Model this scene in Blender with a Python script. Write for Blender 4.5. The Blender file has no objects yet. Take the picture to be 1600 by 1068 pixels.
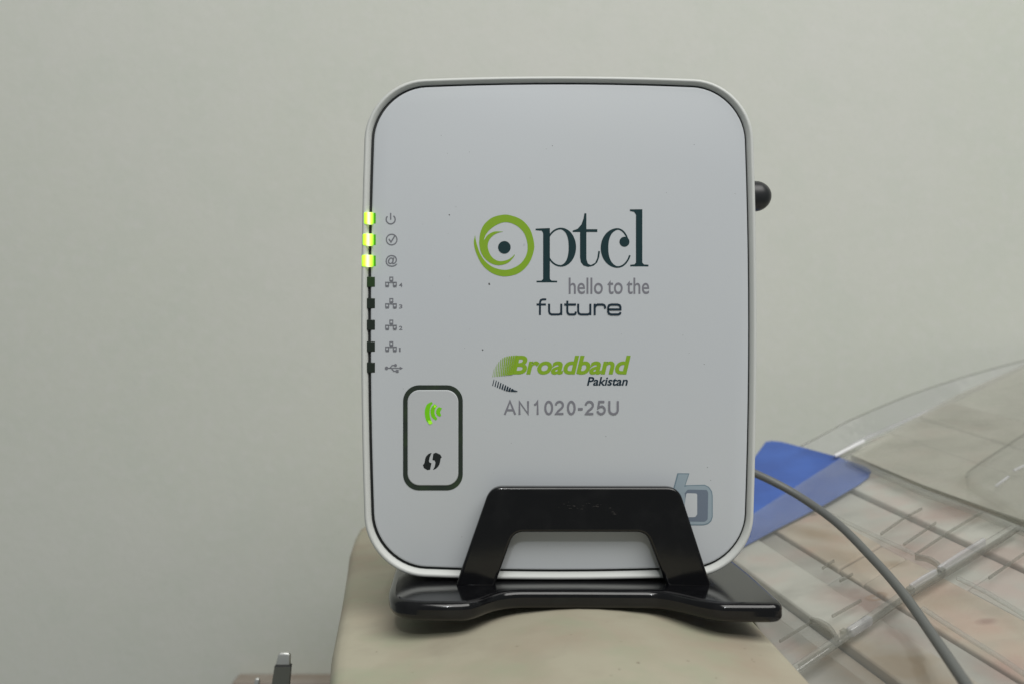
import bpy, bmesh, math, random
from math import sin, cos, pi, radians, sqrt
from mathutils import Vector, Matrix
from mathutils.geometry import tessellate_polygon
random.seed(7)
S = bpy.context.scene
C = S.collection
MM = 0.001

# ------------------------------------------------------------------ camera
F = 1400.0                       # focal length in photograph pixels (1600 wide)
D = 0.280                        # camera to the router's front panel
cam = bpy.data.cameras.new("camera")
cam.sensor_width = 36.0
cam.lens = 36.0 * F / 1600.0
cam.clip_start = 0.01
cam.clip_end = 20.0
cam.dof.use_dof = True
cam.dof.focus_distance = D
cam.dof.aperture_fstop = 11.0
camo = bpy.data.objects.new("camera", cam)
C.objects.link(camo)
camo.location = (0, -D, 0)
camo.rotation_euler = (pi / 2, 0, 0)
S.camera = camo
S.render.resolution_x, S.render.resolution_y = 1024, 683

# ------------------------------------------------------------------ light
w = bpy.data.worlds.new("World")
S.world = w
w.use_nodes = True
bg = w.node_tree.nodes["Background"]
bg.inputs[0].default_value = (0.93, 1.0, 0.97, 1)
bg.inputs[1].default_value = 0.15
S.view_settings.view_transform = 'Standard'
S.view_settings.look = 'None'
S.view_settings.exposure = 0.12
S.view_settings.gamma = 1.0


def lamp(name, loc, target, energy, sx, sy, col):
    l = bpy.data.lights.new(name, 'AREA')
    l.shape = 'RECTANGLE'
    l.size, l.size_y = sx, sy
    l.energy = energy
    l.color = col
    o = bpy.data.objects.new(name, l)
    C.objects.link(o)
    o.location = loc
    o.rotation_euler = (Vector(target) - Vector(loc)).to_track_quat('-Z', 'Y').to_euler()
    return o


lamp("ceiling_light", (0.42, -0.74, 1.15), (0.02, 0.15, 0.0), 20.0, 1.5, 0.9, (1.0, 0.985, 0.95))
lamp("small_lamp", (-0.06, -0.70, 0.50), (0.0, 0.0, -0.05), 0.75, 0.022, 0.022, (0.95, 0.98, 1.0))
S.cycles.max_bounces = 10
S.cycles.transparent_max_bounces = 16


# ------------------------------------------------------------------ helpers
def W(px, py, Y):
    """photograph pixel at depth Y (m, 0 = router front) -> point in the scene"""
    s = (D + Y) / F
    return Vector(((px - 800.0) * s, Y, (534.0 - py) * s))


def mat(name, col, rough=0.5, spec=0.5, noise=None, bump=None, emit=None, coat=0.0, metal=0.0):
    m = bpy.data.materials.new(name)
    m.use_nodes = True
    nt = m.node_tree
    b = nt.nodes["Principled BSDF"]
    b.inputs["Base Color"].default_value = (*col, 1)
    b.inputs["Roughness"].default_value = rough
    b.inputs["Specular IOR Level"].default_value = spec
    b.inputs["Metallic"].default_value = metal
    b.inputs["Coat Weight"].default_value = coat
    tc = nt.nodes.new("ShaderNodeTexCoord")
    if noise:
        cur = None
        for (scale, detail, col2, lo, hi) in noise:
            n = nt.nodes.new("ShaderNodeTexNoise")
            n.inputs["Scale"].default_value = scale
            n.inputs["Detail"].default_value = detail
            nt.links.new(tc.outputs["Object"], n.inputs["Vector"])
            r = nt.nodes.new("ShaderNodeMapRange")
            r.inputs[1].default_value = lo
            r.inputs[2].default_value = hi
            r.clamp = True
            nt.links.new(n.outputs["Fac"], r.inputs[0])
            mx = nt.nodes.new("ShaderNodeMix")
            mx.data_type = 'RGBA'
            nt.links.new(r.outputs[0], mx.inputs[0])
            if cur is None:
                mx.inputs[6].default_value = (*col, 1)
            else:
                nt.links.new(cur, mx.inputs[6])
            mx.inputs[7].default_value = (*col2, 1)
            cur = mx.outputs[2]
        nt.links.new(cur, b.inputs["Base Color"])
    if bump:
        scale, strength, dist = bump
        n = nt.nodes.new("ShaderNodeTexNoise")
        n.inputs["Scale"].default_value = scale
        n.inputs["Detail"].default_value = 4
        nt.links.new(tc.outputs["Object"], n.inputs["Vector"])
        bp = nt.nodes.new("ShaderNodeBump")
        bp.inputs["Strength"].default_value = strength
        bp.inputs["Distance"].default_value = dist
        nt.links.new(n.outputs["Fac"], bp.inputs["Height"])
        nt.links.new(bp.outputs["Normal"], b.inputs["Normal"])
    if emit:
        ec, es = emit
        b.inputs["Emission Color"].default_value = (*ec, 1)
        b.inputs["Emission Strength"].default_value = es
    return m


def clear_mat(name, tint, milk, milkcol, rough):
    """clear plastic: see-through, glossy at grazing angles, slightly milky"""
    m = bpy.data.materials.new(name)
    m.use_nodes = True
    nt = m.node_tree
    nt.nodes.remove(nt.nodes["Principled BSDF"])
    out = nt.nodes["Material Output"]
    tr = nt.nodes.new("ShaderNodeBsdfTransparent")
    tr.inputs[0].default_value = (*tint, 1)
    df = nt.nodes.new("ShaderNodeBsdfDiffuse")
    df.inputs[0].default_value = (*milkcol, 1)
    gl = nt.nodes.new("ShaderNodeBsdfGlossy")
    gl.inputs["Roughness"].default_value = rough
    tc = nt.nodes.new("ShaderNodeTexCoord")
    n = nt.nodes.new("ShaderNodeTexNoise")
    n.inputs["Scale"].default_value = 60
    n.inputs["Detail"].default_value = 5
    nt.links.new(tc.outputs["Object"], n.inputs["Vector"])
    r = nt.nodes.new("ShaderNodeMapRange")
    r.inputs[1].default_value = 0.3
    r.inputs[2].default_value = 0.75
    r.inputs[3].default_value = milk * 0.6
    r.inputs[4].default_value = milk * 1.4
    nt.links.new(n.outputs["Fac"], r.inputs[0])
    n5 = nt.nodes.new("ShaderNodeTexNoise")
    n5.inputs["Scale"].default_value = 34
    n5.inputs["Detail"].default_value = 3
    nt.links.new(tc.outputs["Object"], n5.inputs["Vector"])
    bp = nt.nodes.new("ShaderNodeBump")
    bp.inputs["Strength"].default_value = 0.55
    bp.inputs["Distance"].default_value = 0.004
    nt.links.new(n5.outputs["Fac"], bp.inputs["Height"])
    nt.links.new(bp.outputs["Normal"], gl.inputs["Normal"])
    m1 = nt.nodes.new("ShaderNodeMixShader")
    nt.links.new(r.outputs[0], m1.inputs[0])
    nt.links.new(tr.outputs[0], m1.inputs[1])
    nt.links.new(df.outputs[0], m1.inputs[2])
    lw = nt.nodes.new("ShaderNodeLayerWeight")
    lw.inputs[0].default_value = 0.5
    pw = nt.nodes.new("ShaderNodeMath"); pw.operation = 'POWER'
    nt.links.new(lw.outputs["Facing"], pw.inputs[0]); pw.inputs[1].default_value = 5.0
    fr = nt.nodes.new("ShaderNodeMath"); fr.operation = 'MULTIPLY_ADD'
    nt.links.new(pw.outputs[0], fr.inputs[0]); fr.inputs[1].default_value = 0.7; fr.inputs[2].default_value = 0.045
    m2 = nt.nodes.new("ShaderNodeMixShader")
    nt.links.new(fr.outputs[0], m2.inputs[0])
    nt.links.new(m1.outputs[0], m2.inputs[1])
    nt.links.new(gl.outputs[0], m2.inputs[2])
    nt.links.new(m2.outputs[0], out.inputs["Surface"])
    return m


def obj(name, verts, faces, m, parent=None, smooth=False, label=None, bevel=None, angle=40):
    me = bpy.data.meshes.new(name)
    me.from_pydata([tuple(v) for v in verts], [], faces)
    me.update()
    bm = bmesh.new()
    bm.from_mesh(me)
    bmesh.ops.recalc_face_normals(bm, faces=bm.faces)
    bm.to_mesh(me)
    bm.free()
    me.materials.append(m)
    o = bpy.data.objects.new(name, me)
    C.objects.link(o)
    if parent:
        o.parent = parent
    if label:
        o["label"] = label
    if bevel:
        md = o.modifiers.new("bevel", 'BEVEL')
        md.width = bevel[0]
        md.segments = bevel[1]
        md.limit_method = 'ANGLE'
        md.angle_limit = radians(angle)
    if smooth or bevel:
        me.shade_smooth()
        if not smooth:
            me.set_sharp_from_angle(angle=radians(angle if not bevel else 80))
    return o


def flatobj(name, verts, faces, m, parent=None, up=(0, -1, 0)):
    """flat print: faces kept as given, turned towards -Y"""
    me = bpy.data.meshes.new(name)
    fs = []
    for f in faces:
        a, b, c = (Vector(verts[i]) for i in f[:3])
        n = (b - a).cross(c - a)
        fs.append(list(f) if n.y <= 0 else list(reversed(f)))
    me.from_pydata([tuple(v) for v in verts], [], fs)
    me.update()
    me.materials.append(m)
    o = bpy.data.objects.new(name, me)
    C.objects.link(o)
    if parent:
        o.parent = parent
    return o


def thing(name, label, cat, loc=(0, 0, 0)):
    o = bpy.data.objects.new(name, None)
    C.objects.link(o)
    o.empty_display_size = 0.02
    o["label"] = label
    o["category"] = cat
    return o


def extrude_poly(loops, front, back):
    """loops: list of 2D loops (first outer, then holes); front/back: functions 2D -> 3D"""
    tris = tessellate_polygon([[Vector((p[0], p[1], 0)) for p in l] for l in loops])
    flat = [p for l in loops for p in l]
    n = len(flat)
    verts = [front(*p) for p in flat] + [back(*p) for p in flat]
    faces = []
    if len(loops) == 1:
        faces.append(list(range(n)))
        faces.append([i + n for i in reversed(range(n))])
    else:
        for t in tris:
            faces.append(list(t))
            faces.append([i + n for i in reversed(t)])
    k = 0
    for l in loops:
        m = len(l)
        for i in range(m):
            a, b = k + i, k + (i + 1) % m
            faces.append([a, b, b + n, a + n])
        k += m
    return verts, faces


def arc(cx, cy, r, a0, a1, n=8, ry=None):
    ry = r if ry is None else ry
    return [(cx + r * cos(radians(a0 + (a1 - a0) * i / n)), cy + ry * sin(radians(a0 + (a1 - a0) * i / n))) for i in range(n + 1)]


def round_poly(pts, radii, n=6):
    """round the corners of a polygon"""
    out = []
    m = len(pts)
    for i in range(m):
        r = radii[i] if isinstance(radii, (list, tuple)) else radii
        p, a, b = Vector(pts[i]), Vector(pts[i - 1]), Vector(pts[(i + 1) % m])
        if r <= 0:
            out.append(tuple(p))
            continue
        da, db = (a - p), (b - p)
        la, lb = da.length, db.length
        da.normalize(); db.normalize()
        ang = da.angle(db)
        t = min(r / math.tan(ang / 2), la * 0.49, lb * 0.49)
        p0, p1 = p + da * t, p + db * t
        for k in range(n + 1):
            u = k / n
            q = p0 * (1 - u) ** 2 + p * (2 * u * (1 - u)) + p1 * u ** 2
            out.append((q.x, q.y))
    return out


def smooth_line(pts, n=6):
    """Catmull-Rom through the points (any dimension)"""
    P = [Vector(p) for p in pts]
    out = []
    for i in range(len(P) - 1):
        p0 = P[i - 1] if i else P[0] * 2 - P[1]
        p1, p2 = P[i], P[i + 1]
        p3 = P[i + 2] if i + 2 < len(P) else P[-1] * 2 - P[-2]
        for k in range(n):
            t = k / n
            out.append(0.5 * ((2 * p1) + (p2 - p0) * t + (2 * p0 - 5 * p1 + 4 * p2 - p3) * t * t + (3 * p1 - p0 - 3 * p2 + p3) * t ** 3))
    out.append(P[-1])
    return out


def tube(pts, r, n=12, cap=True):
    pts = [Vector(p) for p in pts]
    verts, faces = [], []
    up = Vector((0.1, 0.3, 1)).normalized()
    for i, p in enumerate(pts):
        t = (pts[min(i + 1, len(pts) - 1)] - pts[max(i - 1, 0)]).normalized()
        a = t.cross(up).normalized()
        b = a.cross(t)
        rr = r(i / (len(pts) - 1)) if callable(r) else r
        for k in range(n):
            verts.append(p + (a * cos(2 * pi * k / n) + b * sin(2 * pi * k / n)) * rr)
    for i in range(len(pts) - 1):
        for k in range(n):
            faces.append([i * n + k, i * n + (k + 1) % n, (i + 1) * n + (k + 1) % n, (i + 1) * n + k])
    if cap:
        faces.append(list(range(n)))
        faces.append([(len(pts) - 1) * n + k for k in range(n)])
    return verts, faces


# print collector: flat shapes in photograph pixels on the router's front panel
class Print:
    def __init__(self, y0=-0.06 * MM):
        self.v, self.f, self.y, self.y0 = [], [], y0, y0

    def poly(self, pts, conv=lambda p: p):
        pts = [conv(p) for p in pts]
        k = len(self.v)
        for t in tessellate_polygon([[Vector((p[0], p[1], 0)) for p in pts]]):
            self.f.append([k + i for i in t])
        self.v += [W(p[0], p[1], 0) + Vector((0, self.y, 0)) for p in pts]
        self.y -= 0.012 * MM
        return self

    def loops(self, loops):
        k = len(self.v)
        for t in tessellate_polygon([[Vector((p[0], p[1], 0)) for p in l] for l in loops]):
            self.f.append([k + i for i in t])
        self.v += [W(p[0], p[1], 0) + Vector((0, self.y, 0)) for l in loops for p in l]
        self.y -= 0.012 * MM
        return self

    def band(self, outer, inner, closed=False):
        n = len(outer)
        k = len(self.v)
        self.v += [W(p[0], p[1], 0) + Vector((0, self.y, 0)) for p in list(outer) + list(inner)]
        for i in range(n if closed else n - 1):
            j = (i + 1) % n
            self.f.append([k + i, k + j, k + n + j, k + n + i])
        self.y -= 0.012 * MM
        return self

    def stroke(self, pts, width, closed=False, conv=lambda p: p):
        P = [Vector(conv(p)) for p in pts]
        n = len(P)
        o, q = [], []
        for i in range(n):
            a = P[i - 1] if (i or closed) else P[i]
            b = P[(i + 1) % n] if (i < n - 1 or closed) else P[i]
            d1 = (P[i] - a); d2 = (b - P[i])
            d1 = d1.normalized() if d1.length else d2.normalized()
            d2 = d2.normalized() if d2.length else d1
            t = (d1 + d2).normalized()
            nn = Vector((-t.y, t.x))
            c = max(0.5, t.dot(d1))
            wd = width / 2 / c
            o.append(P[i] + nn * wd)
            q.append(P[i] - nn * wd)
        return self.band(o, q, closed)

    def build(self, name, m, parent, label=None):
        o = flatobj(name, self.v, self.f, m, parent)
        if label:
            o["label"] = label
        return o


def text_print(name, body, box, m, parent, bold=0.0, shear=0.0, spacing=1.0, y=-0.06 * MM, label=None):
    """built-in vector font, fitted to a box of photograph pixels on the panel"""
    cu = bpy.data.curves.new("lettering", 'FONT')
    cu.body = body
    cu.offset = bold
    cu.shear = shear
    cu.space_character = spacing
    cu.fill_mode = 'FRONT'
    cu.resolution_u = 4
    to = bpy.data.objects.new("lettering", cu)
    C.objects.link(to)
    dg = bpy.context.evaluated_depsgraph_get()
    me = bpy.data.meshes.new_from_object(to.evaluated_get(dg))
    bpy.data.objects.remove(to)
    bpy.data.curves.remove(cu)
    xs = [v.co.x for v in me.vertices]; ys = [v.co.y for v in me.vertices]
    x0, x1, y0, y1 = min(xs), max(xs), min(ys), max(ys)
    bx0, by0, bx1, by1 = box
    verts = []
    for v in me.vertices:
        u = (v.co.x - x0) / (x1 - x0); t = (v.co.y - y0) / (y1 - y0)
        verts.append(W(bx0 + u * (bx1 - bx0), by1 + t * (by0 - by1), 0) + Vector((0, y, 0)))
    faces = [list(p.vertices) for p in me.polygons]
    bpy.data.meshes.remove(me)
    o = flatobj(name, verts, faces, m, parent)
    if label:
        o["label"] = label
    return o


# ------------------------------------------------------------------ materials
M_wall = mat("wall_paint", (0.605, 0.625, 0.56), 0.8, 0.2,
             noise=[(5, 3, (0.63, 0.635, 0.595), 0.35, 0.7), (30, 6, (0.59, 0.615, 0.555), 0.45, 0.8), (140, 6, (0.635, 0.64, 0.60), 0.48, 0.8), (600, 3, (0.57, 0.585, 0.53), 0.55, 0.8)],
             bump=(210, 0.22, 0.0006))
M_shell = mat("white_shell_plastic", (0.61, 0.625, 0.605), 0.45, 0.5, bump=(900, 0.05, 0.0002))
M_panel = mat("white_panel_plastic", (0.545, 0.572, 0.605), 0.42, 0.4,
              noise=[(14, 3, (0.555, 0.58, 0.60), 0.35, 0.7), (420, 2, (0.44, 0.46, 0.48), 0.735, 0.80)],
              bump=(1400, 0.06, 0.0002))
M_seam = mat("dark_seam", (0.012, 0.014, 0.014), 0.45)
M_black = mat("glossy_black_plastic", (0.004, 0.004, 0.005), 0.13, 0.5,
              noise=[(160, 5, (0.008, 0.008, 0.009), 0.5, 0.75)], bump=(500, 0.03, 0.0002))
M_knob = mat("satin_black_plastic", (0.017, 0.018, 0.020), 0.38, 0.5)
M_ptext = mat("dark_teal_print", (0.005, 0.030, 0.036), 0.5, 0.3)
M_green = mat("leaf_green_print", (0.23, 0.40, 0.022), 0.5, 0.3)
M_grey = mat("grey_print", (0.205, 0.205, 0.235), 0.5, 0.3)
M_icon = mat("icon_grey_print", (0.185, 0.19, 0.215), 0.5, 0.3)
M_navy = mat("navy_print", (0.008, 0.024, 0.040), 0.5, 0.3)
M_blk = mat("black_print", (0.012, 0.016, 0.016), 0.5, 0.3)
M_bring = mat("button_ring_plastic", (0.020, 0.030, 0.022), 0.4, 0.5, noise=[(120, 3, (0.035, 0.065, 0.022), 0.5, 0.8)])
M_bface = mat("button_face_plastic", (0.50, 0.52, 0.535), 0.45, 0.4, bump=(900, 0.05, 0.0002))
M_b1 = mat("emblem_light_blue", (0.30, 0.37, 0.42), 0.5, 0.3)
M_b2 = mat("emblem_slate", (0.155, 0.19, 0.245), 0.5, 0.3)
M_b3 = mat("emblem_outline", (0.17, 0.24, 0.29), 0.5, 0.3)
M_ledoff = mat("unlit_light_pipe", (0.018, 0.026, 0.020), 0.25, 0.5)
M_leddim = mat("dim_green_light_pipe", (0.025, 0.055, 0.018), 0.25, 0.5)
M_ledgreen = mat("green_light_pipe_side", (0.05, 0.22, 0.01), 0.3, 0.5, emit=((0.10, 0.42, 0.0), 0.35))
M_wifi = mat("green_lit_symbol", (0.10, 0.35, 0.01), 0.4, 0.3, emit=((0.14, 0.46, 0.0), 0.38))
M_wifi2 = mat("bright_green_lit_symbol", (0.2, 0.5, 0.02), 0.4, 0.3, emit=((0.35, 0.8, 0.03), 0.5))
M_block = mat("beige_block", (0.435, 0.405, 0.31), 0.55, 0.35,
              noise=[(22, 5, (0.365, 0.285, 0.215), 0.44, 0.74), (48, 5, (0.37, 0.385, 0.275), 0.48, 0.72), (80, 5, (0.38, 0.345, 0.265), 0.5, 0.8), (330, 2, (0.2, 0.16, 0.12), 0.73, 0.82)],
              bump=(70, 0.1, 0.0008))
M_brown = mat("brown_wood", (0.30, 0.25, 0.205), 0.6, 0.3, noise=[(30, 4, (0.38, 0.34, 0.30), 0.4, 0.7)])
M_metal = mat("brushed_metal", (0.85, 0.85, 0.83), 0.45, 0.5, metal=1.0)
M_metald = mat("dull_metal", (0.11, 0.115, 0.10), 0.5, 0.5)
M_cable = mat("grey_cable_sheath", (0.125, 0.13, 0.125), 0.42, 0.45)
M_blue = mat("blue_card", (0.038, 0.098, 0.37), 0.45, 0.4, noise=[(50, 3, (0.048, 0.125, 0.45), 0.4, 0.7)])
M_clear = clear_mat("clear_plastic_sheet", (0.99, 0.99, 0.985), 0.045, (0.62, 0.63, 0.61), 0.14)
M_clear2 = clear_mat("clear_plastic_flap", (0.98, 0.98, 0.985), 0.05, (0.6, 0.6, 0.62), 0.08)
M_lid = clear_mat("milky_plastic_lid", (0.97, 0.97, 0.95), 0.27, (0.545, 0.53, 0.475), 0.2)
M_edge = clear_mat("clear_plastic_edge", (0.90, 0.90, 0.88), 0.24, (0.30, 0.30, 0.275), 0.15)
M_gleam = clear_mat("painted_gleam_plastic", (0.93, 0.93, 0.94), 0.28, (0.74, 0.74, 0.76), 0.08)  # whitened plastic: bright reflections put into the colour
M_rail = clear_mat("frosted_plastic_rail", (0.95, 0.95, 0.94), 0.15, (0.52, 0.53, 0.50), 0.12)


def led_mat():
    m = bpy.data.materials.new("lit_green_light_pipe")
    m.use_nodes = True
    nt = m.node_tree
    b = nt.nodes["Principled BSDF"]
    b.inputs["Base Color"].default_value = (0.3, 0.6, 0.05, 1)
    tc = nt.nodes.new("ShaderNodeTexCoord")
    sx = nt.nodes.new("ShaderNodeSeparateXYZ")
    nt.links.new(tc.outputs["Generated"], sx.inputs[0])
    cr = nt.nodes.new("ShaderNodeValToRGB")          # the diode shines brightest in the middle of the pipe
    e = cr.color_ramp.elements
    e[0].position, e[0].color = 0.0, (0.30, 0.85, 0.01, 1)
    e[1].position, e[1].color = 1.0, (0.32, 0.80, 0.02, 1)
    for p, c in ((0.30, (0.62, 1.0, 0.03, 1)), (0.55, (1.0, 1.0, 0.78, 1)), (0.78, (0.70, 1.0, 0.08, 1))):
        k = e.new(p); k.color = c
    nt.links.new(sx.outputs["X"], cr.inputs[0])
    nt.links.new(cr.outputs[0], b.inputs["Emission Color"])
    b.inputs["Emission Strength"].default_value = 1.15
    return m


M_led = led_mat()

# ------------------------------------------------------------------ wall
YW = 0.235
nx, nz = 60, 40
vs, fs = [], []
for j in range(nz + 1):
    for i in range(nx + 1):
        x = -0.75 + 1.5 * i / nx; z = -0.42 + 0.95 * j / nz
        vs.append((x, YW, z))
for j in range(nz):
    for i in range(nx):
        a = j * (nx + 1) + i
        fs.append([a, a + 1, a + nx + 2, a + nx + 1])
k = len(vs)
vs += [(-0.75, YW + 0.05, -0.42), (0.75, YW + 0.05, -0.42), (0.75, YW + 0.05, 0.53), (-0.75, YW + 0.05, 0.53)]
fs += [[k, k + 3, k + 2, k + 1]]
wall = obj("wall", vs, fs, M_wall)
wall["kind"] = "structure"
wall["label"] = "plain off-white painted plaster wall"

# ------------------------------------------------------------------ beige block under the stand
def block_z(x, y):
    d = (x - 0.022)
    return -0.0802 - 0.010 * d * d / (d * d + 0.040 ** 2) - 0.0012 * max(0, (-y - 0.03) / 0.07) ** 2


block_outline = [(-0.0440, -0.100), (-0.0462, -0.055), (-0.0525, -0.02), (-0.0585, 0.025), (-0.0655, 0.075), (-0.0700, 0.105),
                 (-0.0725, 0.130), (-0.0735, 0.150), (-0.071, 0.168), (-0.062, 0.180), (-0.040, 0.185), (0.02, 0.186), (0.066, 0.184), (0.0745, 0.178),
                 (0.0765, 0.165), (0.0772, 0.06), (0.0772, 0.0), (0.0778, -0.05), (0.0785, -0.100)]
ol = [Vector((p[0], p[1])) for p in block_outline]
dense = []
for i in range(len(ol)):
    a, b = ol[i], ol[(i + 1) % len(ol)]
    for t in range(6):
        dense.append(a.lerp(b, t / 6))
cen = Vector((0.012, 0.03))
rings = []
for d, dz in ((0.0, -0.20), (0.0, -0.006), (0.0004, -0.0036), (0.0016, -0.0014), (0.0034, -0.0003), (0.006, 0.0)):
    rings.append([(p + (cen - p).normalized() * d, dz) for p in dense])
vs, fs = [], []
n = len(dense)
for r in rings:
    for p, dz in r:
        vs.append((p.x, p.y, block_z(p.x, p.y) + dz))
for sc_ in (0.86, 0.72, 0.58, 0.44, 0.3, 0.16):
    for p in dense:
        q = cen + (p - cen) * sc_ * 0.97
        vs.append((q.x, q.y, block_z(q.x, q.y)))
nr = len(vs) // n
for j in range(nr - 1):
    for i in range(n):
        fs.append([j * n + i, j * n + (i + 1) % n, (j + 1) * n + (i + 1) % n, (j + 1) * n + i])
fs.append([(nr - 1) * n + i for i in range(n)])
fs.append(list(reversed(range(n))))
block = obj("rounded_block", vs, fs, M_block, smooth=True)
block["label"] = "smooth beige block with rounded edges carrying the black router stand"
block["category"] = "block"

# ------------------------------------------------------------------ router
router = thing("router", "white rounded internet router with green lights and logo, upright in a black stand", "router")
RC = Vector((14.65, 4.35)) * MM


def outline(d, n=14, m=10, shift=0.0, topless=0.0):
    hx, hz, r = 0.06020 - d, 0.0769 - d, 0.0180 - d * 0.8
    bx, bz = 0.0017, 0.0017
    pts = []
    cs = [(hx - r, hz - r, 0), (-(hx - r), hz - r, 90), (-(hx - r), -(hz - r), 180), (hx - r, -(hz - r), 270)]
    for i, (cx, cz, a0) in enumerate(cs):
        for k in range(n + 1):
            a = radians(a0 + 90 * k / n)
            pts.append([cx + r * cos(a), cz + r * sin(a)])
        ncx, ncz, na = cs[(i + 1) % 4]
        a = radians(a0 + 90)
        p0 = Vector((cx + r * cos(a), cz + r * sin(a))); p1 = Vector((ncx + r * cos(a), ncz + r * sin(a)))
        for k in range(1, m):
            q = p0.lerp(p1, k / m)
            pts.append([q.x, q.y])
    out = []
    for x, z in pts:
        x2 = x + bx * (x / hx) * max(0, 1 - (z / hz) ** 2)
        z2 = z + bz * (z / hz) * max(0, 1 - (x / hx) ** 2)
        out.append((RC.x + x2, RC.y + z2 + shift))
    return out


def loft(levels, cap0=False, cap1=False, shiftf=lambda d: 0.0):
    vs, fs = [], []
    n = None
    for d, Y in levels:
        o = outline(d * MM, shift=shiftf(d))
        n = len(o)
        vs += [(x, Y * MM, z) for x, z in o]
    for j in range(len(levels) - 1):
        for i in range(n):
            fs.append([j * n + i, j * n + (i + 1) % n, (j + 1) * n + (i + 1) % n, (j + 1) * n + i])
    if cap0:
        fs.append(list(range(n)))
    if cap1:
        fs.append([(len(levels) - 1) * n + i for i in range(n)])
    return vs, fs


up = lambda d: 0.00035 * min(1, max(0, (d - 0.9) / 1.6))
vs, fs = loft([(9, 30), (4, 29.6), (1.6, 28), (0.7, 25), (0.3, 18), (0.0, 8), (0.0, 1.2), (0.05, 0.4), (0.22, -0.35), (0.55, -0.85), (1.05, -0.95), (1.35, -0.75), (1.85, -0.05), (2.1, 0.35), (2.15, 0.7), (2.2, 3.0)], cap0=True, shiftf=up)
obj("case_shell", vs, fs, M_shell, router, smooth=True)
vs, fs = loft([(1.9, 2.4), (1.9, 1.0), (3.3, 1.0), (3.3, 2.4)], shiftf=up)
obj("seam", vs, fs, M_seam, router)
vs, fs = loft([(2.85, 3.0), (2.85, 0.55), (2.9, 0.25), (3.1, 0.06), (3.45, 0.0)], cap1=True, shiftf=up)
panel = obj("front_panel", vs, fs, M_panel, router, smooth=False)
panel.location.x = 0.0002
panel.data.shade_smooth(); panel.data.set_sharp_from_angle(angle=radians(35))

# black domed knob on the right side
kc = W(1180.5, 307, 0.014); kc.x -= 0.0013
vs, fs = [], []
nk = 28
prof = [(-0.006, 0.0050), (0.0005, 0.0050), (0.001, 0.00496)] + [(0.001 + 0.0054 * sin(radians(a)), 0.0050 * cos(radians(a))) for a in range(10, 90, 10)]
for dx, r in prof:
    for k in range(nk):
        vs.append((kc.x + dx, kc.y + r * cos(2 * pi * k / nk), kc.z + r * sin(2 * pi * k / nk)))
for j in range(len(prof) - 1):
    for k in range(nk):
        fs.append([j * nk + k, j * nk + (k + 1) % nk, (j + 1) * nk + (k + 1) % nk, (j + 1) * nk + k])
vs.append((kc.x + 0.0064, kc.y, kc.z))
for k in range(nk):
    fs.append([(len(prof) - 1) * nk + k, (len(prof) - 1) * nk + (k + 1) % nk, len(vs) - 1])
obj("side_knob", vs, fs, M_knob, router, smooth=True)


def pbox(name, x0, y0, x1, y1, Yf, Yb, m, parent, bev=0.25, label=None):
    a, b = W(x0, y1, 0), W(x1, y0, 0)
    vs = [(x, y, z) for y in (Yf * MM, Yb * MM) for z in (a.z, b.z) for x in (a.x, b.x)]
    fs = [[0, 1, 3, 2], [4, 6, 7, 5], [0, 4, 5, 1], [2, 3, 7, 6], [0, 2, 6, 4], [1, 5, 7, 3]]
    return obj(name, vs, fs, m, parent, bevel=(bev * MM, 2) if bev else None, label=label)


# indicator lights along the left seam
for i, y in enumerate((341.5, 375, 408, 440.5, 474, 507.5, 541, 573.5)):
    if i < 3:
        xl = (569.5, 567.5, 566)[i]
        l = pbox("indicator_light", xl, y - 9, 583.5, y + 9, -1.25, 2.5, M_led, router, 0.35, label="lit bright green indicator light")
        pbox("light_guide", 583.6, y - 8.6, 587.2, y + 8.0, -0.12, 2.5, M_ledgreen, l, 0.1)
    else:
        l = pbox("indicator_light", 573, y - 8, 586, y + 8, -0.10, 2.5, M_leddim if i == 3 else M_ledoff, router, 0.15, label="unlit dark indicator light")

# thin ice: icons printed beside the lights
P = Print(); P.stroke([(610.5 + 7 * sin(radians(a)), 343 - 7 * cos(radians(a))) for a in range(38, 323, 12)], 2.0)
P.stroke([(610.5, 333), (610.5, 343.5)], 2.0).build("power_icon", M_icon, router)
P = Print(); P.stroke([(612 + 8.3 * cos(radians(a)), 374.5 + 8.3 * sin(radians(a))) for a in range(0, 360, 15)], 1.8, True)
P.stroke([(607.5, 373.5), (611, 378.3), (616.8, 369)], 2.0).build("tick_icon", M_icon, router)
text_print("at_icon", "@", (602.5, 398.5, 621, 417), M_icon, router, bold=0.012)
for y, dg in ((441, "4"), (474.5, "3"), (508, "2"), (541.5, "1")):
    P = Print()
    for (bx, by) in ((611.5, y - 5), (605, y + 3), (617, y + 3)):
        P.stroke([(bx - 2.3, by - 2.8), (bx + 2.3, by - 2.8), (bx + 2.3, by + 2.2), (bx - 2.3, by + 2.2)], 1.6, True)
        P.stroke([(bx - 2.6, by + 4.0), (bx + 2.6, by + 4.0)], 1.2)
    P.stroke([(611.5, y - 1), (611.5, y + 0.6), (606, y + 0.6)], 0.9)
    P.stroke([(611.5, y + 0.6), (617, y + 0.6)], 0.9)
    P.build("network_icon", M_icon, router)
    text_print("port_number", dg, (623.5, y + 1.2, 628.8 if dg != "1" else 626.0, y + 7.6), M_icon, router, bold=0.02)
P = Print()
P.stroke([(604, 574.5), (626, 574.5)], 1.5)
P.poly([(604 + 2.8 * cos(radians(a)), 574.5 + 2.8 * sin(radians(a))) for a in range(0, 360, 30)])
P.poly([(624.5, 571.9), (629.5, 574.5), (624.5, 577.1)])
P.stroke([(609, 574.5), (613, 570), (617, 570)], 1.5)
P.stroke([(611.5, 574.5), (615.5, 579), (620, 579)], 1.5)
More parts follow.
